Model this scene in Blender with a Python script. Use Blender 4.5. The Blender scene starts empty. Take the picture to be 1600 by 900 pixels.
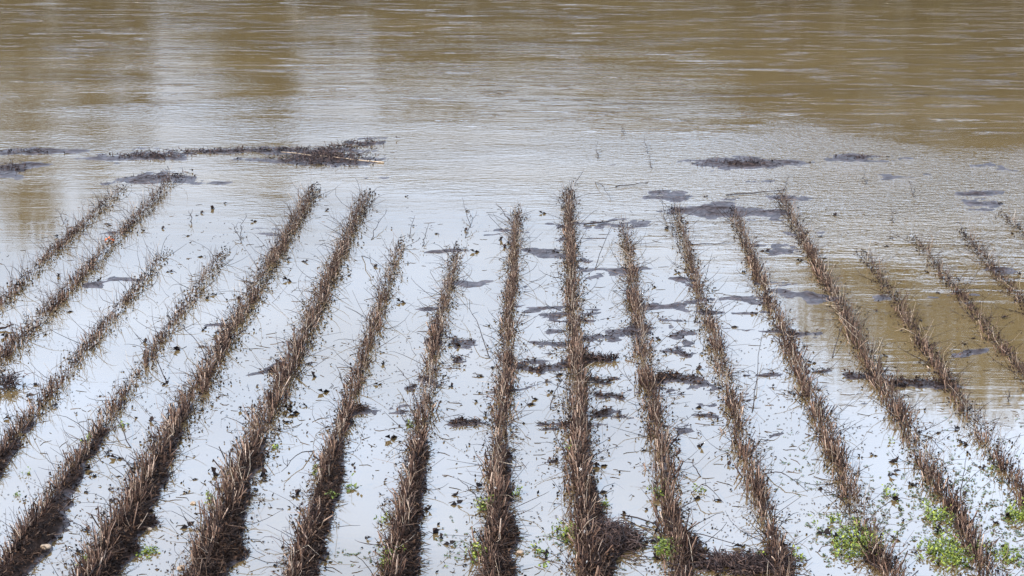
import bpy, math, random
import numpy as np

rng = np.random.default_rng(7)
random.seed(7)
R = math.radians
C = bpy.context.scene.collection
scene = bpy.context.scene

# ------------------------------------------------------------------ camera
CAM_H, PITCH, FPX = 5.9, R(16.0), 2741.0
YAW = math.atan(62 * math.cos(PITCH) / FPX)
cam = bpy.data.cameras.new("camera")
cam.sensor_width = 36.0
cam.lens = 36.0 * FPX / 1600.0
cam.clip_end = 6000
cam_ob = bpy.data.objects.new("camera", cam)
C.objects.link(cam_ob)
cam_ob.location = (0, 0, CAM_H)
cam_ob.rotation_euler = (R(90) - PITCH, 0, YAW)
scene.camera = cam_ob


def ray(px, py):
    u, v = (px - 800) / FPX, (450 - py) / FPX
    y = math.cos(PITCH) + v * math.sin(PITCH)
    z = -math.sin(PITCH) + v * math.cos(PITCH)
    return (u * math.cos(YAW) - y * math.sin(YAW), u * math.sin(YAW) + y * math.cos(YAW), z)


def at(px, py, z=0.0):
    """photograph pixel (1600 x 900) -> point of the ground plane of height z"""
    d = ray(px, py)
    t = (z - CAM_H) / d[2]
    return (d[0] * t, d[1] * t)


# ------------------------------------------------------------------ helpers
def tag(o, label=None, cat=None, group=None, kind=None):
    if label: o['label'] = label
    if cat: o['category'] = cat
    if group: o['group'] = group
    if kind: o['kind'] = kind
    return o


def empty(name, loc=(0, 0, 0), rz=0.0):
    o = bpy.data.objects.new(name, None)
    o.empty_display_size = 0.2
    o.location = loc
    o.rotation_euler = (0, 0, rz)
    C.objects.link(o)
    return o


class Buf:
    """collects vertices and polygons (numpy) and links them as one mesh object"""
    def __init__(s):
        s.v, s.f, s.n = [], [], 0

    def add(s, verts, faces):
        verts = np.asarray(verts, float).reshape(-1, 3)
        faces = np.asarray(faces, int)
        if len(verts) == 0: return
        s.v.append(verts)
        s.f.append(faces + s.n)
        s.n += len(verts)

    def tubes(s, P, rad, sides=3):
        """P: (N,K,3) centre lines, rad: (N,K)"""
        P = np.asarray(P, float); rad = np.asarray(rad, float)
        N, K, _ = P.shape
        if N == 0: return
        d = P[:, -1] - P[:, 0]
        d /= np.linalg.norm(d, axis=1)[:, None] + 1e-9
        a = rng.normal(size=(N, 3))
        u = np.cross(d, a); u /= np.linalg.norm(u, axis=1)[:, None] + 1e-9
        w = np.cross(d, u)
        th = np.arange(sides) * 2 * np.pi / sides
        ring = np.cos(th)[None, :, None] * u[:, None, :] + np.sin(th)[None, :, None] * w[:, None, :]
        V = P[:, :, None, :] + ring[:, None, :, :] * rad[:, :, None, None]
        base = (np.arange(N) * K * sides)[:, None, None]
        k = (np.arange(K - 1) * sides)[None, :, None]
        j = np.arange(sides)[None, None, :]
        j2 = (j + 1) % sides
        q = np.stack([base + k + j, base + k + j2, base + k + sides + j2, base + k + sides + j], -1)
        s.add(V.reshape(-1, 3), q.reshape(-1, 4))
        last = (np.arange(N) * K * sides + (K - 1) * sides)[:, None] + np.arange(sides)[None, :]
        s.f.append(last + (s.n - N * K * sides))

    def leaves(s, pos, L, W, nrm_tilt=1.2, fold=0.35):
        """folded pointed leaf blades, random orientation"""
        pos = np.asarray(pos, float); N = len(pos)
        if N == 0: return
        az = rng.uniform(0, 2 * np.pi, N)
        el = rng.uniform(-nrm_tilt, nrm_tilt, N)
        d = np.stack([np.cos(az) * np.cos(el), np.sin(az) * np.cos(el), np.sin(el)], 1)
        up = np.stack([-np.cos(az) * np.sin(el), -np.sin(az) * np.sin(el), np.cos(el)], 1)
        side = np.cross(d, up)
        ro = rng.uniform(-nrm_tilt, nrm_tilt, N)[:, None]
        side, up = side * np.cos(ro) + up * np.sin(ro), up * np.cos(ro) - side * np.sin(ro)
        L = np.broadcast_to(L, N)[:, None]; W = np.broadcast_to(W, N)[:, None]
        curl = rng.uniform(-0.5, 0.9, N)[:, None] * L * 0.35
        v = np.stack([pos, pos + d * L * 0.4 + side * W * 0.5 + up * W * fold,
                      pos + d * L * 0.5, pos + d * L * 0.4 - side * W * 0.5 + up * W * fold,
                      pos + d * L + up * curl], 1)
        b = (np.arange(N) * 5)[:, None]
        f = np.concatenate([b + np.array([[0, 2, 1]]), b + np.array([[0, 3, 2]]),
                            b + np.array([[1, 2, 4]]), b + np.array([[2, 3, 4]])])
        s.add(v.reshape(-1, 3), f)

    def build(s, name, mat, parent=None, smooth=False, origin=(0, 0, 0)):
        me = bpy.data.meshes.new(name)
        V = np.concatenate(s.v) - np.array(origin)[None]
        me.vertices.add(len(V))
        me.vertices.foreach_set('co', V.ravel())
        tot = np.concatenate([np.full(len(f), f.shape[1], int) for f in s.f])
        idx = np.concatenate([f.ravel() for f in s.f])
        me.loops.add(len(idx)); me.loops.foreach_set('vertex_index', idx)
        me.polygons.add(len(tot))
        me.polygons.foreach_set('loop_start', np.concatenate([[0], np.cumsum(tot)[:-1]]))
        me.polygons.foreach_set('loop_total', tot)
        if smooth: me.polygons.foreach_set('use_smooth', np.ones(len(tot), bool))
        me.update(); me.validate()
        me.materials.append(mat)
        o = bpy.data.objects.new(name, me)
        C.objects.link(o)
        if parent: o.parent = parent
        return o


def vnoise(x, y, seed=0):
    """smooth value noise in -1..1 (numpy)"""
    xi, yi = np.floor(x).astype(np.int64), np.floor(y).astype(np.int64)
    fx, fy = x - xi, y - yi
    fx = fx * fx * (3 - 2 * fx); fy = fy * fy * (3 - 2 * fy)
    def h(a, b):
        n = (a * 374761393 + b * 668265263 + seed * 1442695041) & 0xffffffff
        n = ((n ^ (n >> 13)) * 1274126177) & 0xffffffff
        return ((n ^ (n >> 16)) & 0xffff) / 32767.5 - 1
    return (h(xi, yi) * (1 - fx) + h(xi + 1, yi) * fx) * (1 - fy) + (h(xi, yi + 1) * (1 - fx) + h(xi + 1, yi + 1) * fx) * fy


def fbm(x, y, seed=0, o=4):
    r, a = 0, 1.0
    for k in range(o):
        r = r + a * vnoise(x * 2 ** k, y * 2 ** k, seed + k * 17); a *= 0.5
    return r / 1.6


# ------------------------------------------------------------------ materials
def new_mat(name):
    m = bpy.data.materials.new(name); m.use_nodes = True
    nt = m.node_tree; nt.nodes.clear()
    out = nt.nodes.new('ShaderNodeOutputMaterial')
    b = nt.nodes.new('ShaderNodeBsdfPrincipled')
    nt.links.new(b.outputs[0], out.inputs[0])
    return m, nt, b


def ramp(nt, stops):
    r = nt.nodes.new('ShaderNodeValToRGB')
    cr = r.color_ramp
    while len(cr.elements) < len(stops): cr.elements.new(0.5)
    for e, (p, c) in zip(cr.elements, stops):
        e.position = p; e.color = (*c, 1)
    return r


def island_mat(name, stops, rough=0.7, spec=0.3, noise=0.0, trans=0.0):
    """plant matter: every stalk / leaf has its own tone"""
    m, nt, b = new_mat(name)
    g = nt.nodes.new('ShaderNodeNewGeometry')
    r = ramp(nt, stops)
    nt.links.new(g.outputs['Random Per Island'], r.inputs[0])
    col = r.outputs[0]
    if noise:
        tc = nt.nodes.new('ShaderNodeTexCoord')
        n = nt.nodes.new('ShaderNodeTexNoise'); n.inputs['Scale'].default_value = 55; n.inputs['Detail'].default_value = 3
        nt.links.new(tc.outputs['Object'], n.inputs['Vector'])
        mr = nt.nodes.new('ShaderNodeMapRange')
        mr.inputs[1].default_value = 0.3; mr.inputs[2].default_value = 0.7
        mr.inputs[3].default_value = 1 - noise; mr.inputs[4].default_value = 1 + noise
        nt.links.new(n.outputs[0], mr.inputs[0])
        mx = nt.nodes.new('ShaderNodeVectorMath'); mx.operation = 'SCALE'
        nt.links.new(col, mx.inputs[0]); nt.links.new(mr.outputs[0], mx.inputs['Scale'])
        col = mx.outputs[0]
    nt.links.new(col, b.inputs['Base Color'])
    b.inputs['Roughness'].default_value = rough
    b.inputs['Specular IOR Level'].default_value = spec
    if trans:
        b.inputs['Transmission Weight'].default_value = 0
    return m


M_stalk = island_mat('dry_stalk', [(0, (.010, .005, .0035)), (.42, (.038, .018, .012)), (.66, (.130, .070, .045)),
                                   (.88, (.27, .165, .11)), (1, (.50, .36, .26))], .65, .15, .35)
M_straw = island_mat('dry_straw', [(0, (.02, .011, .008)), (.5, (.07, .040, .027)), (.85, (.20, .125, .082)), (1, (.55, .43, .31))], .65, .15, .3)
M_litter = island_mat('wet_litter', [(0, (.008, .005, .004)), (.6, (.028, .015, .010)), (.9, (.085, .046, .028)), (1, (.20, .12, .075))], .7, .10, .3)
M_leaf = island_mat('dead_leaf', [(0, (.006, .005, .005)), (.7, (.016, .011, .010)), (1, (.045, .026, .019))], .65, .10)
M_twig = island_mat('wet_twig', [(0, (.016, .010, .008)), (1, (.04, .024, .018))], .6, .15)
M_matt = island_mat('wet_debris', [(0, (.012, .007, .006)), (.6, (.050, .030, .025)), (1, (.16, .10, .078))], .6, .15, .3)
M_green = island_mat('green_weed', [(0, (.045, .065, .008)), (.6, (.135, .165, .018)), (1, (.31, .34, .045))], .55, .3)
M_duck = island_mat('floating_green', [(0, (.025, .03, .012)), (.6, (.055, .065, .018)), (1, (.14, .16, .04))], .55, .3)
M_reed = island_mat('pale_reed', [(0, (.40, .29, .19)), (1, (.40, .29, .19))], .5, .3, .35)
M_orange = island_mat('orange_leaf', [(0, (.50, .12, .03)), (1, (.50, .12, .03))], .5, .3, .3)
M_cotton = island_mat('pale_fluff', [(0, (.50, .45, .40)), (1, (.62, .58, .53))], .9, .1)
M_stone = island_mat('tan_clod', [(0, (.32, .22, .14)), (1, (.38, .27, .18))], .8, .2, .3)
M_bark = island_mat('bark', [(0, (.06, .045, .03)), (1, (.06, .045, .03))], .9, .1, .3)
M_crown = island_mat('far_foliage', [(0, (.030, .028, .012)), (.5, (.055, .05, .02)), (1, (.10, .085, .035))], .8, .1)


def ground_material():
    m, nt, b = new_mat('wet_soil')
    tc = nt.nodes.new('ShaderNodeTexCoord')
    n = nt.nodes.new('ShaderNodeTexNoise'); n.inputs['Scale'].default_value = 9; n.inputs['Detail'].default_value = 8
    n.inputs['Roughness'].default_value = .7
    nt.links.new(tc.outputs['Object'], n.inputs['Vector'])
    r = ramp(nt, [(.3, (.016, .010, .010)), (.5, (.045, .032, .030)), (.7, (.12, .090, .085))])
    nt.links.new(n.outputs[0], r.inputs[0])
    r2 = ramp(nt, [(.3, (.008, .0048, .0035)), (.5, (.024, .014, .010)), (.72, (.06, .036, .026))]); nt.links.new(n.outputs[0], r2.inputs[0])
    sq = nt.nodes.new('ShaderNodeSeparateXYZ'); nt.links.new(tc.outputs['Object'], sq.inputs[0])
    mq = nt.nodes.new('ShaderNodeMapRange'); nt.links.new(sq.outputs[2], mq.inputs[0])
    mq.inputs[1].default_value = .010; mq.inputs[2].default_value = .026
    mm = nt.nodes.new('ShaderNodeMixRGB'); nt.links.new(mq.outputs[0], mm.inputs[0])
    nt.links.new(r.outputs[0], mm.inputs[1]); nt.links.new(r2.outputs[0], mm.inputs[2])
    nt.links.new(mm.outputs[0], b.inputs['Base Color'])
    sp = nt.nodes.new('ShaderNodeSeparateXYZ'); nt.links.new(tc.outputs['Object'], sp.inputs[0])
    mr = nt.nodes.new('ShaderNodeMapRange'); nt.links.new(sp.outputs[2], mr.inputs[0])
    for i_, v_ in enumerate((.004, .022, .5, .85)): mr.inputs[i_ + 1].default_value = v_
    nt.links.new(mr.outputs[0], b.inputs['Roughness'])
    mr = nt.nodes.new('ShaderNodeMapRange'); nt.links.new(sp.outputs[2], mr.inputs[0])
    for i_, v_ in enumerate((.004, .022, .22, .05)): mr.inputs[i_ + 1].default_value = v_
    nt.links.new(mr.outputs[0], b.inputs['Specular IOR Level'])
    n2 = nt.nodes.new('ShaderNodeTexNoise'); n2.inputs['Scale'].default_value = 30; n2.inputs['Detail'].default_value = 6
    nt.links.new(tc.outputs['Object'], n2.inputs['Vector'])
    bp = nt.nodes.new('ShaderNodeBump'); bp.inputs['Distance'].default_value = .014; bp.inputs['Strength'].default_value = .8
    nt.links.new(n2.outputs[0], bp.inputs['Height']); nt.links.new(bp.outputs[0], b.inputs['Normal'])
    return m


def math_node(nt, op, a, b=None, clamp=False):
    n = nt.nodes.new('ShaderNodeMath'); n.operation = op; n.use_clamp = clamp
    for i, v in enumerate((a, b)):
        if v is None: continue
        if isinstance(v, (int, float)): n.inputs[i].default_value = v
        else: nt.links.new(v, n.inputs[i])
    return n.outputs[0]


def water_material():
    m, nt, b = new_mat('muddy_water')
    tc = nt.nodes.new('ShaderNodeTexCoord')
    sep = nt.nodes.new('ShaderNodeSeparateXYZ'); nt.links.new(tc.outputs['Object'], sep.inputs[0])

    def noise(sx, sy, detail=3, rough=.5, dist=0.0):
        mp = nt.nodes.new('ShaderNodeMapping'); mp.inputs['Scale'].default_value = (sx, sy, 1)
        nt.links.new(tc.outputs['Object'], mp.inputs['Vector'])
        n = nt.nodes.new('ShaderNodeTexNoise'); n.inputs['Scale'].default_value = 1
        n.inputs['Detail'].default_value = detail; n.inputs['Roughness'].default_value = rough
        n.inputs['Distortion'].default_value = dist
        nt.links.new(mp.outputs[0], n.inputs['Vector'])
        return n.outputs[0]

    def mrange(v, a, b_, c=0.0, d=1.0):
        n = nt.nodes.new('ShaderNodeMapRange'); n.interpolation_type = 'SMOOTHSTEP'
        nt.links.new(v, n.inputs[0])
        for i, q in enumerate((a, b_, c, d)): n.inputs[i + 1].default_value = q
        return n.outputs[0]

    # distance into the flood, wobbling so that the zones have ragged borders
    yw = math_node(nt, 'ADD', sep.outputs[1], math_node(nt, 'MULTIPLY', math_node(nt, 'SUBTRACT', noise(.35, .5, 4), .5), 7.0))
    yw = math_node(nt, 'ADD', yw, math_node(nt, 'MULTIPLY', sep.outputs[0], .22))
    z_rip = mrange(yw, 22.5, 27.0)
    z_riv = mrange(yw, 30.0, 36.0)
    mul = lambda p, q: math_node(nt, 'MULTIPLY', p, q)
    fine = noise(9, 18, 3, .55)
    mid = noise(3.2, 9, 3, .55, .3)
    lens = noise(.55, 2.2, 4, .6, .5)
    paws = mul(mrange(noise(.6, 3.0, 5, .62, .6), .55, .62), mrange(noise(.12, .3, 3), .35, .6, .4, 1.3))          # lens shaped patches of capillary waves
    patch = mrange(noise(.25, .6, 3), .38, .62, .35, 1.0)
    band = mul(mul(mrange(math_node(nt, 'ADD', yw, mul(math_node(nt, 'SUBTRACT', noise(.7, 3.0, 5, .65), .5), 9.0)), 21.0, 27.0), mrange(yw, 30.0, 33.0, 1.0, 0.0)), mrange(sep.outputs[0], -1.0, 5.0, .12, 1.0))
    h1 = mul(mul(fine, .0042), math_node(nt, 'ADD', mul(z_rip, mul(patch, .9)), .05))
    h2 = mul(mul(mid, .010), mul(mul(z_rip, patch), mrange(yw, 30.0, 37.0, 1.0, .15)))
    h3 = mul(mul(lens, .009), z_riv)
    h5 = mul(mul(noise(6, 12, 3, .6), .027), band)
    h4 = mul(mul(mul(paws, noise(2.2, 8, 3, .5)), .11), z_riv)
    h1 = math_node(nt, 'ADD', h1, mul(mul(noise(1.4, 7, 2, .5), .0030), mul(mrange(yw, 15.5, 20.0), mrange(sep.outputs[0], 1.5, 5.0))))
    h = math_node(nt, 'ADD', math_node(nt, 'ADD', h1, h2), math_node(nt, 'ADD', math_node(nt, 'ADD', h3, h5), h4))
    bp = nt.nodes.new('ShaderNodeBump'); bp.inputs['Distance'].default_value = 1.0; bp.inputs['Strength'].default_value = 1.0
    nt.links.new(h, bp.inputs['Height'])
    # silt: slightly uneven body colour
    r = ramp(nt, [(.3, (.112, .073, .031)), (.7, (.150, .099, .043))])
    nt.links.new(noise(.12, .35, 4), r.inputs[0])
    nt.links.new(r.outputs[0], b.inputs['Base Color'])
    b.inputs['Roughness'].default_value = .035
    b.inputs['IOR'].default_value = 1.6
    nt.links.new(bp.outputs[0], b.inputs['Normal'])
    return m


# ------------------------------------------------------------------ the rows: slope from the vanishing point -> world x
K = CAM_H / math.cos(PITCH)
#  slope, far end px y, half width m, stalk height m, density, label
ROWS = [
    (-1.056, 300, .120, .19, 0.8, 'brown stubble row, leftmost of all, ending in rippled water'),
    (-.950, 285, .125, .20, 1.0, 'long brown stubble row, second from the left, reaching back to the flat debris strip'),
    (-.816, 405, .085, .19, 0.8, 'thin short stubble row, third from the left, mirrored in white water'),
    (-.694, 400, .095, .17, 0.8, 'dark stubble row, fourth from the left, its near end on a bare litter ridge'),
    (-.580, 300, .145, .22, 1.25, 'thick stubble row, fifth from the left, dead leaves hanging along its right side'),
    (-.444, 310, .145, .22, 1.25, 'thick stubble row, sixth from the left, with pale crossed stems at its near end'),
    (-.322, 385, .095, .20, 0.9, 'narrow stubble row, seventh from the left, beside two upright green shoots'),
    (-.199, 395, .100, .20, 0.9, 'narrow stubble row, eighth from the left, with white flecks and a dark litter skirt'),
    (-.074, 335, .110, .20, 1.1, 'upright stubble row, ninth from the left, green weed tuft against its left side'),
    (.047, 305, .125, .22, 1.3, 'dense upright stubble row, tenth from the left, beside a dark litter heap'),
    (.168, 360, .110, .20, 1.05, 'stubble row, eleventh from the left, separated by mud streaks from its neighbours'),
    (.296, 330, .110, .20, 0.95, 'stubble row, twelfth from the left, loose spiky stems leaning out over white water'),
    (.427, 335, .105, .20, 1.05, 'x'),
    (.557, 310, .110, .20, 1.1, 'stubble row between blue-white and brown water, sixth from the right side'),
    (.668, 400, .090, .18, 0.9, 'stubble row, fourth from the right side, standing in brown water'),
    (.802, 375, .085, .16, 0.8, 'sparse low stubble row, third from the right side, in still brown water'),
    (.915, 368, .095, .17, 0.85, 'short visible stubble row, second from the right side, beside small mud islets'),
    (1.050, 338, .090, .16, 0.7, 'short tip of a stubble row at the right edge of the photo'),
]
ROWS[13] = (*ROWS[13][:5], 'stubble row between blue-white and brown water, fifth from the right side')
ROWS[12] = (*ROWS[12][:5], 'stubble row, sixth from the right side, starting behind a big mud patch')
row_x = [r[0] * K for r in ROWS]
Y_NEAR = 10.6
row_far = [at(862, r[1])[1] for r in ROWS]

# ------------------------------------------------------------------ ground sheet
# wet mud showing at the water line: px x0, x1, y centre, px height, strength
MUD = [(915, 985, 422, 9, 1), (822, 885, 392, 12, 1), (822, 880, 482, 8, .9), (1015, 1092, 477, 12, 1), (1120, 1188, 475, 9, .8),
       (1040, 1085, 437, 12, .9), (1215, 1278, 460, 13, 1), (1185, 1245, 394, 7, .9), (1050, 1150, 330, 17, 1.2), (1010, 1085, 305, 7, .9),
       (1150, 1222, 337, 9, .9), (1150, 1250, 313, 7, .9), (1095, 1225, 256, 15, 1.3), (1305, 1400, 248, 5, .9), (1535, 1575, 262, 8, 1),
       (1378, 1430, 274, 3, .8), (1520, 1562, 300, 9, 1), (1525, 1572, 321, 9, 1), (1520, 1562, 420, 14, .9), (1348, 1388, 462, 10, .9),
       (820, 888, 537, 12, .9), (918, 985, 532, 12, .9), (808, 892, 575, 15, 1.1), (1025, 1092, 507, 8, .8), (1020, 1098, 530, 10, .9),
       (1038, 1112, 597, 12, .9), (1398, 1468, 592, 10, .9), (1280, 1350, 572, 6, .8), (1500, 1552, 546, 6, .8), (925, 985, 600, 8, .8),
       (155, 232, 434, 6, .9), (388, 452, 360, 7, .8), (132, 178, 369, 5, .8), (375, 470, 535, 8, .7), (385, 470, 575, 5, .55),
       (655, 700, 485, 8, .6), (655, 705, 525, 6, .6), (738, 798, 357, 5, .9), (738, 795, 441, 6, .8), (700, 760, 545, 8, .7),
       (205, 312, 279, 9, 1.1), (295, 358, 281, 4, 1), (-30, 42, 266, 22, 1.25), (-30, 110, 238, 7, 1.2), (570, 628, 279, 4, .8),
       (175, 290, 245, 8, 1), (260, 420, 238, 3, 1), (400, 560, 234, 3, 1), (430, 560, 250, 17, 1.2), (480, 575, 236, 9, 1.1), (530, 590, 222, 5, 1.1),
       (700, 780, 640, 6, .7), (930, 1000, 655, 8, .7), (1050, 1110, 655, 8, .8), (830, 885, 705, 5, .8), (1110, 1180, 618, 5, .7),
       (1225, 1290, 525, 4, .6), (900, 990, 348, 5, .8), (940, 975, 255, 3, .8), (1160, 1200, 282, 4, .8), (1470, 1560, 470, 5, .6),
       (945, 985, 625, 9, .8), (560, 620, 632, 5, .6), (300, 345, 505, 5, .6), (1300, 1360, 640, 5, .6)]
# litter banks above water near the camera: px x, y, half width px, half height px, height m
MOUNDS = [(962, 852, 36, 42, .065), (1150, 884, 72, 24, .055), (1165, 818, 45, 7, .025), (1085, 850, 22, 24, .04), (15, 610, 22, 15, .05),
          (945, 563, 20, 4, .035), (1340, 870, 30, 25, .03), (1480, 860, 35, 30, .03), (1240, 775, 28, 8, .03), (1155, 760, 35, 6, .02),
          (250, 830, 26, 60, .03), (395, 870, 30, 40, .03), (110, 830, 26, 50, .03)]


mr_ = np.random.default_rng(99)
for _ in range(60):
    cx_, cy_ = mr_.choice([855, 950, 1060, 1150, 850, 950, 1050, 745, 680, 1240, 1010]) + mr_.normal(0, 30), mr_.uniform(350, 680)
    hw_ = mr_.uniform(20, 42)
    MUD.append((cx_ - hw_, cx_ + hw_, cy_, mr_.uniform(1.5, 4), mr_.uniform(.5, .8)))


def height(X, Y):
    """ground height, water level is 0"""
    base = -.055 + .012 * fbm(X * 1.2, Y * .8, 3) - .012 * np.clip((Y - 16) / 10, 0, 1)
    z = base
    # every row stands on a ridge which rises towards the camera
    for i, x0 in enumerate(row_x):
        near = np.clip((18.5 - Y) / 7.5, 0, 1)
        if i > 9: near = near * (.62 if i < 12 else .4)
        if i < 2: near = near * 1.0
        w = .10 + .055 * near
        sh = .08 * near
        far_fade = np.clip((row_far[i] + .6 - Y) / .8, 0, 1)
        if 1 < i < 10:      # litter skirt washed against the right side of the row
            amp = [0, 0, .045, .07, .075, .07, .045, .042, .04, .03][i]
            z = z + amp * near ** 1.9 * np.exp(-((X - x0 - .17) / .13) ** 2) * (1 + 1.2 * fbm(X * 2.6, Y * 3.2, 131 + i, 4))
        z = z + (.022 + .095 * near) * np.exp(-((X - x0 - sh) / w) ** 2) * far_fade * (1 + .35 * fbm(X * 3, Y * 2.2, 31 + i, 3))
    rough = fbm(X * 7, Y * 5, 5, 4)
    fine = fbm(X * 22, Y * 16, 9, 3)
    streak = fbm(X * 2.2, Y * 5.0, 15, 3)
    wx = .35 * fbm(X * 1.6, Y * 2.2, 19, 3); wy = .5 * fbm(X * 1.6 + 7, Y * 2.2, 23, 3)
    for (x0, x1, yc, hp, s) in MUD:
        ax, ay = at(x0, yc); bx, by = at(x1, yc)
        cx, cy = (ax + bx) / 2, (ay + by) / 2
        ry = abs(at(862, yc - hp / 2)[1] - at(862, yc + hp / 2)[1]) / 2 * .8 + .03
        rx = (bx - ax) / 2
        q = ((X - cx + wx) / (rx * 1.4)) ** 2 + ((Y - cy + wy) / (ry * 1.35)) ** 2
        z = np.where(q < 9, np.maximum(z, -.011 + (.020 * s * np.exp(-q * .55)) - .05 * np.clip((q - .8) / 5, 0, 1) + .013 * streak + .010 * rough + .003 * fine), z)
    for (mx, my, hw, hh, s) in MOUNDS:
        cx, cy = at(mx, my)
        if mx < 520: hw *= 1.35; s *= 1.15
        rx = abs(at(mx + hw, my)[0] - cx); ry = abs(at(862, my - hh)[1] - at(862, my + hh)[1]) / 2
        q = ((X - cx) / rx) ** 2 + ((Y - cy) / ry) ** 2
        z = z + np.where(q < 9, s * .95 * np.exp(-q * 1.15) * (1 + .8 * rough), 0)
    z = z + .012 * rough * np.clip((20 - Y) / 6, 0, 1) + .004 * fine
    # river bed, far bank and the dyke the photographer stands on
    z = z - np.clip((Y - 33) / 12, 0, 1) * .9
    z = z + np.clip((Y - 80) / 6, 0, 1) * 2.2
    z = z + np.clip((10.6 - Y) / 8.5, 0, 1) ** 1.2 * 4.1
    return z


def build_ground():
    xs = np.concatenate([[-3000, -600, -200, -80, -40, -22, -15], np.arange(-11, 11.01, .045), [15, 22, 40, 80, 200, 600, 3000]])
    ys = [-3000, -300, -40, -8, 0, 2, 4, 6, 8, 9, 10]
    y = 10.4
    while y < 38: ys.append(y); y += .03 + (y - 10) * .0022
    ys += [40, 43, 46, 55, 65, 78, 80, 82, 84, 86, 90, 120, 300, 3000]
    X, Y = np.meshgrid(xs, np.array(ys, float))
    Z = height(X, Y)
    b = Buf()
    ny, nx = X.shape
    i = (np.arange(ny - 1) * nx)[:, None] + np.arange(nx - 1)[None]
    b.add(np.stack([X, Y, Z], -1).reshape(-1, 3), np.stack([i, i + 1, i + nx + 1, i + nx], -1).reshape(-1, 4))
    tag(b.build('ground', ground_material(), smooth=True), kind='structure')


build_ground()
b = Buf()
b.add([(-400, 9.0, 0), (400, 9.0, 0), (400, 86, 0), (-400, 86, 0)], [[0, 1, 2, 3]])
tag(b.build('water', water_material()), kind='structure')


# ------------------------------------------------------------------ stubble rows
def bent(P0, d, L, bend, k=3):
    """(N,k,3) slightly bent centre lines"""
    t = np.linspace(0, 1, k)[None, :, None]
    side = rng.normal(size=P0.shape) * bend
    return P0[:, None] + d[:, None] * (L[:, None, None] * t) + side[:, None] * L[:, None, None] * (4 * t * (1 - t)) * .25


def dirs(n, tilt):
    """unit vectors leaning by about tilt from the vertical"""
    a = rng.uniform(0, 2 * np.pi, n)
    t = np.abs(rng.normal(0, tilt, n)).clip(0, 1.5)
    return np.stack([np.sin(t) * np.cos(a), np.sin(t) * np.sin(a), np.cos(t)], 1)


def zsurf(x, y):
    return np.maximum(height(x, y), 0.0)


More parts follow.
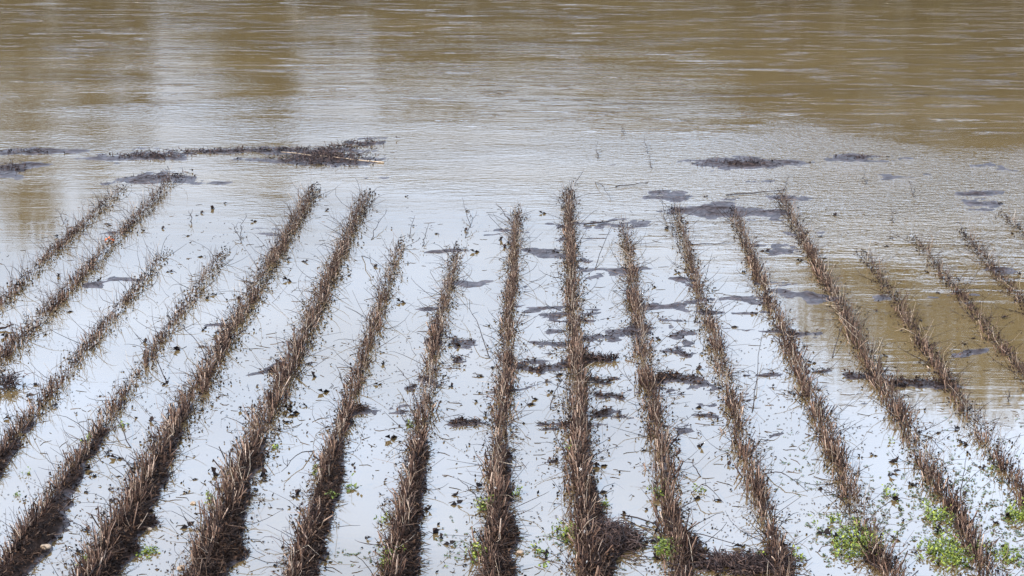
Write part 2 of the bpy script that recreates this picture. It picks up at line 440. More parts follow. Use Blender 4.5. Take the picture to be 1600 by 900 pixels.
for i, (sl, fy, hw, hh, dens, label) in enumerate(ROWS):
    hw *= .74; hh *= .82
    x0, y1 = row_x[i], row_far[i]
    # the row is out of the frame nearer than this
    yn = Y_NEAR
    if abs(sl) > .6:
        edge = 0 if sl < 0 else 1600
        yy = (edge - 862) / sl - 336
        if yy < 900: yn = max(Y_NEAR, at(862, yy + 40)[1])
    Lr = y1 - yn
    row = empty('stubble_row', (x0, (yn + y1) / 2, 0))
    tag(row, label, 'stubble row', 'rows of cut stubble in the flooded field')
    org = (x0, (yn + y1) / 2, 0)
    # plants: tufts of cut stalks
    n_pl = int(Lr / .036 * dens)
    py = np.sort(rng.uniform(yn, y1, n_pl))
    gap = fbm(py * 1.7, py * 0 + i * 9.1, 41, 3)
    endf = np.clip((y1 - py) / (8.0 if i == 11 else 3.4), .0, 1)
    thin = np.clip(1.15 - (py - 12) / 14, .42, 1.15)
    keep = (gap > -.36 + .55 * (1 - endf)) & (rng.uniform(size=n_pl) < .10 + .90 * endf)
    py = py[keep]; gap = gap[keep]; endf = endf[keep]
    wv = np.clip(1 + .75 * fbm(py * 2.3, py * 0 + i * 5.3, 83, 3), .35, 1.7)
    px = x0 + rng.normal(0, hw * .42, len(py)) * wv * thin[keep] + .04 * fbm(py * .8, py * 0 + i, 77, 2)
    ns = 5
    bx = np.repeat(px, ns) + rng.normal(0, .018, len(px) * ns)
    by = np.repeat(py, ns) + rng.normal(0, .018, len(px) * ns)
    g = np.repeat(np.clip(.85 + .5 * gap, .4, 1.3) * (.35 + .65 * endf) , ns) * np.repeat(np.clip(1.1 - (py - 12) / 26, .62, 1.1), ns)
    bz = height(bx, by) - .02
    P0 = np.stack([bx, by, np.maximum(bz, -.05)], 1)
    L = hh * g * (.3 + .85 * rng.uniform(0, 1, len(bx)) ** 1.3) + .03
    d = dirs(len(bx), .42)
    # stalks of the outer plants splay outwards
    d[:, 0] += (bx - x0) / hw * .22; d /= np.linalg.norm(d, axis=1)[:, None]
    B = Buf()
    r0 = .0022 + .0058 * rng.uniform(0, 1, len(bx)) ** 1.6
    B.tubes(bent(P0, d, L, .12), np.stack([r0, r0 * .9, r0 * .75], 1))
    st = B.build('stalks', M_stalk, row, origin=org); tag(st, kind='stuff')
    # thin side stems, lying straw
    B = Buf()
    n = int(Lr * 62 * dens)
    y = rng.uniform(yn, y1 - .2, n); x = x0 + rng.normal(0, hw * .62, n) * np.clip(1.15 - (y - 12) / 14, .45, 1.15)
    z = zsurf(x, y) + rng.uniform(0, .6, n) * hh * np.exp(-((x - x0) / hw) ** 2)
    d = dirs(n, .9)
    B.tubes(bent(np.stack([x, y, z], 1), d, rng.uniform(.06, .30, n), .45), np.tile([.0024, .0020, .0011], (n, 1)))
    n = int(Lr * 7 * dens)                       # long dark stems leaning out over the water
    y = rng.uniform(yn, y1, n); sd = rng.choice([-1, 1], n); x = x0 + sd * rng.uniform(0, hw, n)
    d = np.stack([sd * rng.uniform(.2, 1.3, n), rng.normal(0, .6, n), rng.uniform(.1, .9, n)], 1); d /= np.linalg.norm(d, axis=1)[:, None]
    B2 = Buf(); B2.tubes(bent(np.stack([x, y, zsurf(x, y)], 1), d, rng.uniform(.14, .48, n), .6, 5), np.tile([.0038, .0034, .0028, .0022, .0014], (n, 1)))
    tag(B2.build('leaning_stems', M_twig, row, origin=org), kind='stuff')
    tag(B.build('loose_straw', M_straw, row, origin=org), kind='stuff')
    # dead leaves in and beside the row
    B = Buf()
    n = int(Lr * 115 * dens * (1.3 if i in (4, 5, 9) else 1))
    y = rng.uniform(yn, y1 + .3, n); s = rng.normal(.25 if i in (4, 5) else .08, 1.25, n)
    x = x0 + s * hw * 1.05 * np.clip(1.25 - (y - 12) / 16, .55, 1.25)
    z = zsurf(x, y) + rng.uniform(0, .55, n) * hh * np.exp(-s ** 2 * .8)
    B.leaves(np.stack([x, y, z], 1), rng.uniform(.02, .045, n), rng.uniform(.012, .026, n))
    tag(B.build('dead_leaves', M_leaf, row, origin=org), kind='stuff')
    # dark litter lying on the ridge near the camera
    B = Buf()
    n = int(max(0, min(y1, 19.5) - yn) * 520)
    y = yn + (19.5 - yn) * rng.uniform(0, 1, n) ** 1.5; x = x0 + .12 + rng.normal(0, .20, n)
    hz = height(x, y)
    k = (hz > .002)
    x, y, hz = x[k], y[k], hz[k]
    if len(x) > 30:
        d = dirs(len(x), 1.6); d[:, 2] = np.abs(d[:, 2]) * .35
        B.tubes(bent(np.stack([x, y, hz + rng.uniform(0, .03, len(x))], 1), d, rng.uniform(.03, .13, len(x)), .4), np.tile([.0034, .003, .0018], (len(x), 1)))
        kk = rng.uniform(size=len(x)) < .5
        B.leaves(np.stack([x, y, hz + .006], 1)[kk], .04, .024)
        tag(B.build('ridge_litter', M_litter, row, origin=org), kind='stuff')
    if i in (7, 8, 9, 11):
        B = Buf()
        n = 9
        y = rng.uniform(11.5, 17, n); x = x0 + rng.normal(0, .05, n)
        for q in range(n):
            c = np.array([x[q], y[q], float(zsurf(x[q], y[q])) + rng.uniform(.06, .16)])
            B.leaves(c + rng.normal(0, .005, (5, 3)), .014, .010)
        tag(B.build('white_fluff', M_cotton, row, origin=org), kind='stuff')

# ------------------------------------------------------------------ litter that nobody could count
B = Buf()
n = 260000
x = rng.uniform(-7, 7, n); y = 10.6 + 25 * rng.uniform(0, 1, n) ** 2.2
x = x * np.clip(y / 24, .5, 1)
hz = height(x, y)
k = (hz > .004 + .004 * rng.uniform(size=n)) & (hz < .3)
k &= (y < 18) | (rng.uniform(size=n) < .12)
x, y, hz = x[k], y[k], hz[k]
d = dirs(len(x), 1.6); d[:, 2] = np.abs(d[:, 2]) * .25
B.tubes(bent(np.stack([x, y, hz + .002], 1), d, rng.uniform(.02, .12, len(x)), .6), np.tile([.0036, .0032, .0016], (len(x), 1)))
kk = (rng.uniform(size=len(x)) < .4) & (y < 18)
B.leaves(np.stack([x, y, hz + rng.uniform(.004, .02, len(x))], 1)[kk], .040, .024)
tag(B.build('mud_litter', M_litter), 'short dark straw pieces scattered over the bare mud patches', 'litter', kind='stuff')

B = Buf()   # specks on the water
n = 9000
px_, py_ = rng.uniform(-20, 1620, n), 330 + 580 * rng.uniform(0, 1, n) ** .75
pts = np.array([at(a, b_) for a, b_ in zip(px_, py_)])
k = fbm(pts[:, 0] * 1.3, pts[:, 1] * 1.1, 61, 4) > .10
pts = pts[k]
B.leaves(np.column_stack([pts, np.full(len(pts), .003)]), rng.uniform(.012, .032, len(pts)), rng.uniform(.008, .018, len(pts)), nrm_tilt=.2, fold=.1)
n = 2000
px_, py_ = rng.uniform(-20, 1620, n), 320 + 580 * rng.uniform(0, 1, n)
pts = np.array([at(a, b_) for a, b_ in zip(px_, py_)])
k = fbm(pts[:, 0] * .9, pts[:, 1] * 1.5, 67, 3) > -.1
pts = pts[k]; n = len(pts)
d = np.stack([np.cos(a := rng.normal(0, .9, n)), np.sin(a), np.zeros(n)], 1)
B.tubes(bent(np.column_stack([pts, np.full(n, .002)]), d, rng.uniform(.02, .09, n) * rng.uniform(.6, 2.2, n), .5) * np.array([1, 1, 0]) + np.array([0, 0, .002]),
        np.tile([.0022, .0028, .0014], (n, 1)))
tag(B.build('floating_chaff', M_litter), 'fine dark chaff and straw bits floating on the water between the rows', 'chaff', kind='stuff')

B = Buf()   # small green floating plants, lower right
pts = []
for (cx, cy, sx, sy, n) in [(1500, 760, 90, 65, 300), (1400, 800, 90, 55, 160), (1310, 840, 50, 35, 100), (1000, 850, 60, 30, 30),
                            (860, 850, 60, 20, 60), (1580, 850, 50, 50, 120), (720, 850, 40, 30, 30), (1240, 730, 70, 40, 50), (560, 870, 80, 20, 30)]:
    for _ in range(n):
        pts.append(at(rng.normal(cx, sx * .6), min(915, rng.normal(cy, sy * .6))))
pts = np.array(pts)
for q in range(4):
    B.leaves(np.column_stack([pts + rng.normal(0, .008, pts.shape), np.full(len(pts), .004)]), rng.uniform(.012, .03, len(pts)),
             rng.uniform(.010, .022, len(pts)), nrm_tilt=.25, fold=.1)
tag(B.build('floating_weed', M_duck), 'small olive green leaves floating on the water at the lower right', 'floating weed', kind='stuff')

# ------------------------------------------------------------------ single dead leaves on the water (individuals)
ORD = ['first', 'second', 'third', 'fourth', 'fifth', 'sixth', 'seventh', 'eighth', 'ninth', 'tenth', 'eleventh', 'twelfth', 'thirteenth',
       'fourteenth', 'fifteenth', 'sixteenth', 'seventeenth', 'eighteenth']


def where(x):
    j = sum(1 for r in row_x if r < x)
    if j == 0: return 'left of the leftmost stubble row'
    if j >= len(row_x): return 'right of the last stubble row'
    return 'between the %s and %s stubble rows from the left' % (ORD[j - 1], ORD[j])


protos = []
for q in range(6):
    B = Buf()
    nl = 3 if q < 4 else 2
    B.leaves(np.tile([[0, 0, .006]], (nl, 1)), rng.uniform(.035, .06, nl), rng.uniform(.022, .034, nl), nrm_tilt=1.0, fold=.4)
    B.tubes(np.array([[[0, 0, .004], [.02, .01, .02], [.05, .02, .012]]]), np.array([[.002, .002, .0012]]))
    o = B.build('dead_leaf', M_leaf)
    protos.append(o)
used = set()
cnt = 0
while cnt < 290:
    px_, py_ = rng.uniform(5, 1595), 300 + 590 * rng.uniform() ** .8
    x, y = at(px_, py_)
    dx = min(abs(x - r) for r in row_x)
    if dx < .14 and y < 22: continue
    if rng.uniform() < .6 and dx > .26: continue
    if fbm(np.array([x * 1.5]), np.array([y * 1.1]), 71, 3)[0] < -.12: continue
    q = int(rng.integers(6))
    if q in used:
        o = protos[q].copy(); C.objects.link(o)
    else:
        o = protos[q]; used.add(q)
    o.location = (x, y, max(float(height(np.array([x]), np.array([y]))[0]), 0))
    o.rotation_euler = (0, 0, rng.uniform(0, 6.28))
    s = rng.uniform(.65, 1.7); o.scale = (s, s, s)
    w = where(x)
    tag(o, 'curled dark leaf on water ' + w, 'dead leaf', 'dead leaves ' + w)
    cnt += 1

# ------------------------------------------------------------------ twigs: each one an object
def twig(pts_px, heights, rad, label, name='twig', mat=None, group=None, branches=2, cat='twig'):
    """bent twig through points of the field (px on the ground, heights in metres above it)"""
    P = np.array([[*at(a, b_), h] for (a, b_), h in zip(pts_px, heights)])
    t = np.linspace(0, 1, 8)
    kk = np.linspace(0, 1, len(P))
    Q = np.stack([np.interp(t, kk, P[:, c]) for c in range(3)], 1)
    Q[1:-1] = (Q[:-2] + 2 * Q[1:-1] + Q[2:]) / 4
    Q[1:-1] += rng.normal(0, .008, (6, 3)) * np.array([1, 1, .5])
    o = Q[0].copy(); o[2] = 0
    B = Buf()
    B.tubes(Q[None], np.linspace(rad, rad * .4, 8)[None], 5)
    for _ in range(branches):
        a = Q[rng.integers(3, 7)]
        d = rng.normal(size=3); d[2] = abs(d[2]) * .7; d /= np.linalg.norm(d)
        e = a + d * rng.uniform(.05, .13)
        B.tubes(np.array([[a, (a + e) / 2 + rng.normal(0, .01, 3), e]]), np.array([[rad * .5, rad * .4, rad * .25]]), 4)
    ob = B.build(name, mat or M_twig, origin=tuple(o))
    ob.location = tuple(o)
    return tag(ob, label, cat, group)


TW = [((600, 255), (440, 242), .012, .05, 'pale_reed', 'long pale reed stalk lying across the far debris mat', M_reed),
      ((962, 293), (1014, 289), .010, .05, 'stick', 'short dark stick floating behind the eleventh stubble row', M_twig),
      ((1135, 306), (1228, 300), .010, .04, 'stick', 'long dark stick lying across the far ends of two stubble rows', M_twig),
      ((912, 352), (965, 348), .012, .04, 'stick', 'dark stick lying beside the dense tenth stubble row', M_twig),
      ((1075, 383), (1148, 381), .007, .02, 'stick', 'thin straight stick floating on white water near the right-hand mud patches', M_twig),
      ((-10, 517), (22, 514), .018, .05, 'stick', 'thick brown stick end at the left edge of the photo', M_litter),
      ((970, 806), (1155, 870), .007, .10, 'stick', 'long thin stick sloping down from the tenth row to the bottom mud bank', M_twig)]
for (a, b_, r_, h_, nm, lb, mt) in TW:
    twig([a, ((a[0] + b_[0]) / 2, (a[1] + b_[1]) / 2), b_], [.012, h_ * .6, h_], r_, lb, nm, mt, branches=0 if nm == 'pale_reed' else 1, cat='reed' if 'reed' in nm else 'stick')

ARCH = [  # base px, tip px (ground), mid height, tip height, label
    ((205, 700), (160, 640), .12, .10, 'arching dark twig leaning left from the fourth stubble row'),
    ((262, 600), (210, 535), .14, .12, 'forked dark twig leaning left from the fifth row above a gap of white water'),
    ((330, 575), (275, 520), .18, .13, 'bent twig hooking left off the thick fifth row'),
    ((215, 758), (165, 715), .16, .06, 'long dark twig dropping towards the fourth row beside dark leaves'),
    ((490, 705), (440, 745), .10, .05, 'thin twig bridging the water between the sixth and seventh rows'),
    ((545, 640), (525, 590), .16, .14, 'thin upright twig left of the seventh row'),
    ((655, 640), (620, 590), .15, .12, 'dark twig leaning left from the eighth row'),
    ((765, 560), (725, 490), .20, .12, 'long curved twig leaning left from the ninth row'),
    ((755, 800), (715, 770), .12, .14, 'drooping twig beside the green tuft left of the ninth row'),
    ((1010, 585), (985, 520), .16, .14, 'thin twig leaning left from the eleventh row'),
    ((930, 420), (960, 358), .12, .12, 'straight thin twig leaning right from the tenth row'),
    ((1085, 505), (1112, 420), .12, .20, 'tall bent twig with a hooked tip behind the twelfth row'),
    ((1175, 645), (1192, 540), .10, .20, 'slender straight twig rising right of the twelfth row'),
    ((1095, 745), (1065, 730), .10, .05, 'straggling twig between the eleventh and twelfth rows, nearest the mud bank'),
    ((1195, 740), (1262, 772), .10, .02, 'long dark twig lying right of the twelfth row'),
    ((1300, 560), (1325, 500), .10, .10, 'dark twig leaning right from the thirteenth row'),
    ((1400, 640), (1425, 625), .10, .06, 'forked twig right of the fourteenth row'),
    ((1440, 690), (1475, 712), .10, .04, 'dark branched twig lying between the fourteenth and fifteenth rows'),
    ((1080, 770), (1130, 792), .16, .04, 'long fine twig crossing the water to the twelfth row'),
    ((100, 350), (88, 335), .10, .08, 'small bent sprig beside the leftmost row'),
    ((300, 350), (296, 340), .08, .10, 'dark leafy sprig standing between the second and fourth rows'),
    ((375, 375), (385, 350), .08, .16, 'spiky sprig standing behind the far end of the fourth row'),
    ((378, 380), (362, 362), .08, .12, 'low spiky sprig beside a taller one behind the fourth row'),
    ((935, 248), (929, 234), .06, .10, 'tiny leaning sprig far out in the rippled water'),
    ((975, 211), (970, 205), .06, .09, 'tiny dark sprig farthest out in the flood'),
    ((1012, 240), (1005, 224), .05, .12, 'thin bare sprig standing far out left of the mud islet'),
    ((1018, 262), (1014, 248), .05, .10, 'thin sprig in front of another, left of the mud islet'),
    ((898, 290), (912, 275), .06, .10, 'forked sprig behind the far end of the tenth row'),
    ((930, 285), (955, 315), .10, .02, 'fine bent straw right of the far end of the tenth row'),
    ((1040, 345), (1030, 310), .10, .14, 'leafy stem at the loose far end of the twelfth row'),
    ((1052, 370), (1040, 335), .10, .14, 'second leafy stem at the loose far end of the twelfth row'),
    ((1062, 395), (1050, 360), .10, .12, 'nearest leafy stem at the loose far end of the twelfth row'),
    ((1225, 300), (1232, 285), .06, .12, 'bare sprig at the far end of the fourteenth row'),
    ((1428, 308), (1420, 292), .04, .09, 'lone slanting sprig in grey rippled water on the right'),
    ((1352, 288), (1350, 278), .04, .08, 'small sprig beside a thin mud streak on the right'),
    ((1396, 348), (1392, 338), .05, .08, 'small leafy sprig behind the sixteenth row'),
    ((1575, 628), (1577, 620), .05, .06, 'single dark upright leaf tip near the right edge'),
    ((1500, 780), (1508, 740), .10, .16, 'two thin bare stems rising from floating weed at the lower right'),
    ((735, 355), (722, 325), .08, .16, 'fan of fine stems at the far end of the eighth row'),
    ((727, 372), (745, 345), .08, .14, 'dark leafy stem at the far end of the eighth row'),
    ((640, 372), (648, 350), .08, .12, 'curved fine stem at the far end of the seventh row'),
    ((660, 385), (670, 362), .08, .12, 'fine spray right of the far end of the seventh row'),
    ((580, 375), (605, 340), .08, .12, 'long fine stem leaning right of the sixth row'),
    ((565, 400), (600, 455), .16, .04, 'long drooping stem trailing right of the sixth row'),
    ((1510, 372), (1495, 355), .07, .10, 'sprig at the far end of the seventeenth row'),
    ((795, 345), (775, 330), .08, .12, 'fine stem leaning left at the far end of the ninth row'),
    ((860, 640), (885, 600), .12, .10, 'short twig between the ninth and tenth rows'),
]
for (a, b_, hm, ht, lb) in ARCH:
    o = twig([a, ((a[0] * .6 + b_[0] * .4), (a[1] * .6 + b_[1] * .4)), b_], [0, hm, ht], .0058, lb, 'twig', branches=3)
    if any(w in lb for w in ('leafy', 'sprig', 'spray', 'fan', 'forked')):
        B = Buf()
        x, y = at(*b_); n = 7
        c = np.array([0, 0, 0.]) + np.column_stack([rng.normal(0, .03, n), rng.normal(0, .05, n), rng.uniform(.02, ht + .04, n)])
        B.leaves(c, rng.uniform(.02, .04, n), .016)
        B.build('dead_leaves', M_leaf, o)

# ------------------------------------------------------------------ debris mats far out
def mat_thing(label, regions, n, up=.02):
    cx = sum(r[0] + r[1] for r in regions) / 2 / len(regions); cy = sum(r[2] for r in regions) / len(regions)
    ox, oy = at(cx, cy)
    B = Buf(); BL = Buf()
    area = [(r[1] - r[0]) * r[3] for r in regions]
    for r, ar in zip(regions, area):
        m = int(n * ar / sum(area))
        xs = (r[0] + r[1]) / 2 + rng.normal(0, .30, m) * (r[1] - r[0])
        ys = r[2] + (rng.normal(0, .27, m) + (r[4] if len(r) > 4 else 0) * (xs - (r[0] + r[1]) / 2) / (r[1] - r[0])) * r[3]
        P = np.array([at(a, b_) for a, b_ in zip(xs, ys)])
        hz = height(P[:, 0], P[:, 1])
        k = (hz > -.014) | (rng.uniform(size=m) < .25)
        P, hz = P[k], hz[k]; m = len(P)
        d = dirs(m, 1.6); d[:, 2] = np.abs(d[:, 2]) * .5
        z = np.maximum(hz, 0) + rng.uniform(0, up, m)
        B.tubes(bent(np.column_stack([P, z]), d, rng.uniform(.05, .2, m), .4), np.tile([.005, .004, .002], (m, 1)))
        kk = rng.uniform(size=m) < .3
        if m: kk[0] = True
        BL.leaves(np.column_stack([P, z])[kk], .05, .03)
    root = empty('debris_mat', (ox, oy, 0))
    tag(root, label, 'debris mat', 'debris mats along the edge of the flooded field')
    tag(B.build('dead_stems', M_matt, root, origin=(ox, oy, 0)), kind='stuff')
    tag(BL.build('dead_leaves', M_leaf, root, origin=(ox, oy, 0)), kind='stuff')


mat_thing('wide dark debris mat with a raised far tip under the pale reed', [(500, 592, 228, 13, -.8), (425, 570, 250, 20), (470, 560, 242, 14)], 900, .04)
mat_thing('long thin debris strip left of the raised mat', [(175, 290, 245, 9), (260, 420, 238, 5), (380, 510, 235, 5)], 520, .025)
mat_thing('small dark debris strip at the left edge of the photo', [(-10, 75, 238, 6), (-10, 40, 264, 16)], 180, .02)
mat_thing('low dark debris clump behind the far end of the second row', [(250, 312, 270, 9), (205, 310, 279, 6)], 80, .03)
mat_thing('flat dark debris islet far out right of the middle', [(1098, 1225, 256, 10)], 110, .02)
mat_thing('thin debris wisp far right of the islet', [(1308, 1380, 247, 4)], 40, .02)
mat_thing('dark debris clump lying right of the tenth row on a mud streak', [(925, 975, 563, 5)], 90, .04)
mat_thing('dark heap of dead stems at the left edge of the photo', [(-10, 38, 605, 26)], 260, .10)
mat_thing('broad brown litter bank at the bottom between the eleventh and twelfth rows', [(1095, 1225, 884, 32)], 1100, .03)
mat_thing('dark litter heap spilling right from the near end of the tenth row', [(940, 1005, 845, 50)], 800, .04)

# ------------------------------------------------------------------ green weeds
def weed(px, py, wpx, n, hgt, label, size=.028, flat=.8):
    x, y = at(px, py)
    rw = abs(at(px + wpx, py)[0] - x)
    z0 = max(float(height(np.array([x]), np.array([y]))[0]), 0)
    root = empty('green_weed', (x, y, z0))
    tag(root, label, 'weed', 'green weeds in the flooded field')
    m = max(4, n // 9)
    P0 = np.column_stack([rng.normal(0, rw * .45, m), rng.normal(0, rw * .7, m), np.full(m, -.01)])
    d = dirs(m, flat)
    L = rng.uniform(.5, 1.1, m) * hgt
    Q = bent(P0, d, L, .5, 4)
    B = Buf(); B.tubes(Q, np.tile([.002, .0018, .0015, .001], (m, 1)), 4)
    if m > 5:
        tag(B.build('stems', M_green, root), kind='stuff'); B = Buf()
    j = rng.integers(0, m, n); t = rng.integers(1, 4, n)
    c = Q[j, t] + rng.normal(0, .012, (n, 3)); c[:, 2] = np.maximum(c[:, 2], .004)
    B.leaves(c, rng.uniform(.6, 1.2, n) * size, rng.uniform(.45, .8, n) * size, nrm_tilt=.9, fold=.2)
    B.build('leaves', M_green, root)


for a in [
    (1335, 852, 44, 840, .13, 'large bright green weed clump left of the near end of the thirteenth row'),
    (1478, 868, 44, 920, .13, 'large bright green weed clump left of the near end of the fourteenth row'),
    (1465, 812, 22, 300, .10, 'small green weed clump just behind the large one by the fourteenth row'),
    (1592, 808, 26, 320, .10, 'green weed clump at the right edge of the photo'),
    (1385, 775, 12, 60, .10, 'green weed with paired upright leaves between the thirteenth and fourteenth rows'),
    (1300, 815, 14, 60, .07, 'sparse green weed floating left of the thirteenth row'),
    (1042, 862, 22, 300, .11, 'green weed clump under the near end of the eleventh row'),
    (1028, 775, 14, 80, .09, 'thin green weed left of the eleventh row, above another clump'),
    (1098, 768, 10, 35, .06, 'pale green sprout floating right of the eleventh row'),
    (945, 790, 9, 70, .06, 'small round green weed right of the tenth row'),
    (890, 832, 24, 260, .07, 'flat trailing green weed left of the tenth row'),
    (845, 865, 20, 60, .05, 'scattered green sprouts on the water between the ninth and tenth rows'),
    (892, 705, 8, 60, .10, 'green tuft low against the left side of the tenth row'),
    (760, 792, 12, 200, .10, 'green tuft against the left side of the ninth row'),
    (805, 775, 7, 40, .07, 'tiny green tuft on the right side of the ninth row'),
    (745, 870, 20, 220, .08, 'green weed at the bottom left of the ninth row'),
    (605, 812, 9, 45, .08, 'green sprig left of the eighth row'),
    (610, 880, 22, 180, .08, 'green weed among litter at the bottom of the eighth row'),
    (645, 668, 6, 30, .07, 'tiny green sprout left of the eighth row, the farthest green one there'),
    (548, 765, 8, 22, .14, 'upright broad-leaved green shoot right of the seventh row', .045),
    (489, 742, 9, 40, .13, 'upright green shoot left of the seventh row', .035),
    (520, 780, 8, 40, .09, 'green tuft inside the seventh row'),
    (325, 782, 10, 55, .08, 'small green rosette between the fifth and sixth rows'),
    (232, 862, 16, 110, .05, 'flat green weed on the bank between the fifth and sixth rows'),
    (135, 880, 10, 40, .07, 'green sprig at the bottom between the fourth and fifth rows'),
    (138, 690, 6, 30, .08, 'tiny green sprout on the left side of the fourth row'),
    (192, 665, 7, 40, .05, 'green tuft on the right side of the fourth row'),
    (30, 775, 6, 16, .05, 'single pale green sprout floating near the left edge'),
    (42, 742, 6, 16, .07, 'single green sprout between the third and fourth rows'),
    (1542, 735, 5, 14, .10, 'single green blade beside the fifteenth row'),
    (1395, 690, 5, 14, .06, 'tiny green sprout in the fourteenth row'),
    (1190, 870, 10, 40, .06, 'green sprig on the litter bank at the bottom'),
    (1240, 868, 12, 70, .09, 'green weed right of the near end of the twelfth row'),
    (430, 700, 5, 24, .06, 'tiny green sprout right of the sixth row'),
    (1570, 870, 26, 260, .08, 'green weed patch in the lower right corner'),
]:
    weed(*a[:6], **({'size': a[6]} if len(a) > 6 else {}))

# ------------------------------------------------------------------ odd things
B = Buf()
B.leaves(np.array([[0, 0, .01], [.01, 0, .01], [0, .01, .02]]), .09, .06, nrm_tilt=.5)
o = B.build('orange_leaf', M_orange); o.location = (*at(170, 376), .01)
tag(o, 'orange dead leaf on the water beside the second stubble row', 'leaf')


def clod(px, py, s, label):
    import bmesh
    bm = bmesh.new(); bmesh.ops.create_icosphere(bm, subdivisions=3, radius=s)
    for v in bm.verts:
        c = v.co
        k = 1 + .25 * float(vnoise(np.array([c.x / s * 1.6 + px]), np.array([c.y / s * 1.6 + c.z / s * 1.3]), 5)[0])
        v.co = (c.x * k * 1.2, c.y * k, c.z * k * .6)
    me = bpy.data.meshes.new('soil_clod'); bm.to_mesh(me); bm.free(); me.materials.append(M_stone)
    for p in me.polygons: p.use_smooth = True
    o = bpy.data.objects.new('soil_clod', me); C.objects.link(o)
    x, y = at(px, py)
    o.location = (x, y, max(float(height(np.array([x]), np.array([y]))[0]), 0) + s * .2)
    tag(o, label, 'clod', 'pale clods on the litter')


clod(72, 860, .035, 'pale tan clod on litter at the lower left')
clod(812, 864, .03, 'pale tan clod beside the near end of the ninth row')
clod(232, 828, .025, 'small reddish clod between the fifth and sixth rows')
clod(302, 787, .022, 'small pale clod near the green rosette')
clod(282, 888, .028, 'pale clod at the bottom edge by the sixth row')

# ------------------------------------------------------------------ trees on the far bank (seen mirrored in the flood)
def make_tree(seed, H, W, slim):
    r = np.random.default_rng(seed)
    root = empty('bank_tree')
    B = Buf()
    P = [[0, 0, -.5], [r.normal(0, .15), 0, H * .3], [r.normal(0, .3), 0, H * .6], [r.normal(0, .3), 0, H * .93]]
    B.tubes(np.array([P]), np.array([[H * .022, H * .016, H * .010, .03]]), 8)
    tips = []
    for k in range(46 if not slim else 34):
        t = r.uniform(.22, .92); z = H * t
        az = r.uniform(0, 6.28)
        ln = W * (.95 - .75 * abs(t - .45) / .55) * r.uniform(.5, 1)
        rise = ln * (r.uniform(.5, 1.1) if not slim else r.uniform(1.4, 2.4))
        a = np.array([0, 0, z]); c = a + np.array([math.cos(az) * ln, math.sin(az) * ln, rise])
        m = (a + c) / 2 + r.normal(0, .15, 3)
        B.tubes(np.array([[a, m, c]]), np.array([[H * .006, H * .004, .02]]), 5)
        tips += [m, c, (m + c) / 2]
    B.build('trunk', M_bark, root)
    tips = np.array(tips)
    n = 4000
    c = tips[r.integers(0, len(tips), n)] + r.normal(0, W * .17, (n, 3))
    B = Buf(); B.leaves(c, r.uniform(.18, .5, n), r.uniform(.12, .35, n), nrm_tilt=1.4)
    B.build('crown', M_crown, root)
    return root


TREE = [make_tree(1, 20, 4.6, False), make_tree(2, 20, 5.2, False), make_tree(3, 20, 1.9, True)]
TUSED = set()


def put_tree(kind, px, top_py, D, wscale=1.0, label=''):
    d = ray(px, top_py)
    X = d[0] / d[1] * D; H = -d[2] / d[1] * D - CAM_H
    src = TREE[kind]
    if kind in TUSED:
        o = src.copy(); C.objects.link(o)
        for ch in src.children:
            c = ch.copy(); C.objects.link(c); c.parent = o
    else:
        o = src; TUSED.add(kind)
    s = (H - 1.5) / 20
    o.location = (X, D, 1.8); o.scale = (s * wscale, s * wscale, s); o.rotation_euler = (0, 0, rng.uniform(0, 6.28))
    tag(o, label or 'tree on the far bank', 'tree', 'trees on the far bank mirrored in the flood')


TL = [(0, -60, 400, 84, .8), (1, 50, 370, 86, .8), (0, 150, 300, 85, .9), (2, 225, 235, 84, 1.2), (2, 432, 330, 84, 1.2), (1, 395, 150, 90, .8),
      (2, 610, 205, 86, 1.1), (1, 540, 90, 92, .8), (0, 700, 110, 90, .9), (2, 760, 150, 86, 1.0), (1, 850, 120, 90, .9), (0, 950, 130, 90, .9),
      (1, 1060, 180, 88, 1.0), (0, 1130, 250, 88, .9), (1, 1225, 440, 84, .75), (0, 1310, 560, 84, .9), (1, 1400, 610, 86, .95), (0, 1490, 640, 85, .95), (1, 1580, 640, 84, .95), (2, 1180, 340, 84, 1.3),
      (1, 1650, 600, 84, .9), (0, 1760, 560, 86, 1.0), (1, 1880, 520, 86, 1.0), (0, -190, 300, 86, 1.0), (1, -320, 330, 88, 1.0), (0, 310, 80, 92, .7)]
order = sorted(range(len(TL)), key=lambda k: TL[k][1])
NUM = ORD + ['nineteenth', 'twentieth', 'twenty-first', 'twenty-second', 'twenty-third', 'twenty-fourth', 'twenty-fifth']
NUM += ['thirtieth'] * 20
for q, (kd, px_, ty, D, ws) in enumerate(TL):
    put_tree(kd, px_, ty, D, ws, '%s on the far bank, %s tree from the left, mirrored in the flood' % (
        ['broad olive tree', 'spreading brown tree', 'slim poplar'][kd], NUM[order.index(q)]))

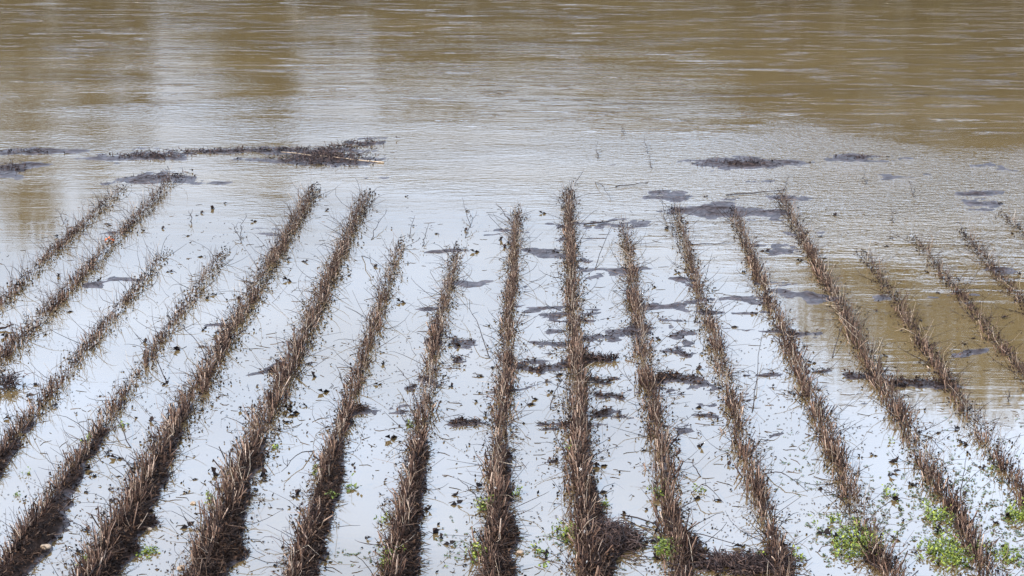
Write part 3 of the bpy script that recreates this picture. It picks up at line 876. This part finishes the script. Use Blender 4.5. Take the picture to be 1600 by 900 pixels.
# dense scrub under the trees
def make_shrub(seed):
    r = np.random.default_rng(seed)
    root = empty('bank_shrub')
    B = Buf(); n = 26
    az = r.uniform(0, 6.28, n); sp = r.uniform(.3, 3.2, n)
    P = np.stack([np.zeros((n, 3)), np.stack([np.cos(az) * sp * .4, np.sin(az) * sp * .4, r.uniform(1, 3, n)], 1),
                  np.stack([np.cos(az) * sp, np.sin(az) * sp, r.uniform(3, 7.5, n)], 1)], 1)
    B.tubes(P, np.tile([.09, .06, .02], (n, 1)), 5)
    B.build('branches', M_bark, root)
    c = P[r.integers(0, n, 4200)]; t = r.uniform(0, 1, 4200)[:, None]
    c = c[:, 0] * (1 - t) ** 2 + 2 * c[:, 1] * t * (1 - t) + c[:, 2] * t * t + r.normal(0, .55, (4200, 3))
    c[:, 2] = np.abs(c[:, 2])
    B = Buf(); B.leaves(c, r.uniform(.25, .55, 4200), r.uniform(.2, .4, 4200), nrm_tilt=1.4)
    B.build('foliage', M_crown, root)
    return root


SH = [make_shrub(11), make_shrub(12)]
sx = np.arange(-34, 42, 2.9)
for q, x in enumerate(sx):
    src = SH[q % 2]
    if q > 1:
        o = src.copy(); C.objects.link(o)
        for ch in src.children:
            c = ch.copy(); C.objects.link(c); c.parent = o
    else: o = src
    px_ = 862 + x / 85 * 2741 / .961
    hs = 7.6 + 2.2 * math.sin(q * 2.1) + 1.2 * math.sin(q * .9 + 1)
    if 262 < px_ < 335: hs = 5.8
    if 490 < px_ < 580: hs = 6.3
    if 340 < px_ < 480 or 700 < px_ < 1000: hs = max(hs, 8.4)
    if px_ > 1080: hs += 2.5
    o.location = (x, 84.5 + 1.5 * math.sin(q * 1.7), 1.6); o.scale = (.95, .95, hs / 7.5); o.rotation_euler = (0, 0, q * 1.3)
    tag(o, 'olive shrub on far bank, %s shrub from the left, mirrored in flood' % (
        ORD + ['nineteenth', 'twentieth', 'twenty-first', 'twenty-second', 'twenty-third', 'twenty-fourth', 'twenty-fifth', 'twenty-sixth', 'last', 'farthest right'])[q],
        'shrub', 'shrubs on the far bank mirrored in the flood')

# ------------------------------------------------------------------ light
SUN_EL, SUN_AZ = R(38), R(-130)          # azimuth from +Y clockwise: sun behind the camera, to the left
w = bpy.data.worlds.new("World"); scene.world = w; w.use_nodes = True
nt = w.node_tree
bg = nt.nodes['Background']
sky = nt.nodes.new('ShaderNodeTexSky'); sky.sky_type = 'NISHITA'; sky.sun_disc = False
sky.sun_elevation = SUN_EL; sky.sun_rotation = SUN_AZ
sky.air_density = 1.0; sky.dust_density = 2.0; sky.ozone_density = 1.0
tc = nt.nodes.new('ShaderNodeTexCoord')
mp = nt.nodes.new('ShaderNodeMapping'); mp.inputs['Scale'].default_value = (1.6, 1.6, 5)
nt.links.new(tc.outputs['Generated'], mp.inputs['Vector'])
nz = nt.nodes.new('ShaderNodeTexNoise'); nz.inputs['Scale'].default_value = 1.6; nz.inputs['Detail'].default_value = 6
nt.links.new(mp.outputs[0], nz.inputs['Vector'])
cr = nt.nodes.new('ShaderNodeValToRGB'); cr.color_ramp.elements[0].position = .30; cr.color_ramp.elements[1].position = .62
cr.color_ramp.elements[0].color = (.45, .45, .45, 1); cr.color_ramp.elements[1].color = (.9, .9, .9, 1)
nt.links.new(nz.outputs[0], cr.inputs[0])
mx = nt.nodes.new('ShaderNodeMixRGB'); hz = nt.nodes.new('ShaderNodeMixRGB'); hz.inputs[1].default_value = (20.5, 21.0, 22.5, 1); hz.inputs[2].default_value = (16.3, 20.9, 28.3, 1)
sz = nt.nodes.new('ShaderNodeSeparateXYZ'); nt.links.new(tc.outputs['Generated'], sz.inputs[0])
hr = nt.nodes.new('ShaderNodeMapRange'); hr.inputs[1].default_value = .08; hr.inputs[2].default_value = .26
nt.links.new(sz.outputs[2], hr.inputs[0]); nt.links.new(hr.outputs[0], hz.inputs[0]); nt.links.new(hz.outputs[0], mx.inputs[2])
nt.links.new(cr.outputs[0], mx.inputs[0]); nt.links.new(sky.outputs[0], mx.inputs[1])
# bright cloud bank low in the sky, thinner and bluer overhead
se = nt.nodes.new('ShaderNodeSeparateXYZ'); nt.links.new(tc.outputs['Generated'], se.inputs[0])
el = nt.nodes.new('ShaderNodeMapRange'); el.interpolation_type = 'SMOOTHSTEP'
for i_, v_ in enumerate((.47, .80, 1.0, .16)): el.inputs[i_ + 1].default_value = v_
nt.links.new(se.outputs[2], el.inputs[0])
lo = nt.nodes.new('ShaderNodeMapRange'); lo.interpolation_type = 'SMOOTHSTEP'
for i_, v_ in enumerate((.12, .50, .30, 2.02)): lo.inputs[i_ + 1].default_value = v_
nt.links.new(se.outputs[2], lo.inputs[0])
sc = nt.nodes.new('ShaderNodeVectorMath'); sc.operation = 'SCALE'
nt.links.new(mx.outputs[0], sc.inputs[0]); nt.links.new(math_node(nt, 'MULTIPLY', el.outputs[0], lo.outputs[0]), sc.inputs['Scale'])
nt.links.new(sc.outputs[0], bg.inputs[0])
bg.inputs[1].default_value = 0.15
sun = bpy.data.lights.new('sun', 'SUN'); sun.energy = 4.8; sun.angle = R(1.5); sun.color = (1, .92, .81)
so = bpy.data.objects.new('sun', sun); C.objects.link(so)
so.rotation_euler = (R(90) - SUN_EL, 0, math.pi - SUN_AZ)
vs = scene.view_settings
vs.view_transform = 'Standard'; vs.look = 'None'; vs.gamma = 1; vs.use_curve_mapping = False
vs.exposure = 0.0
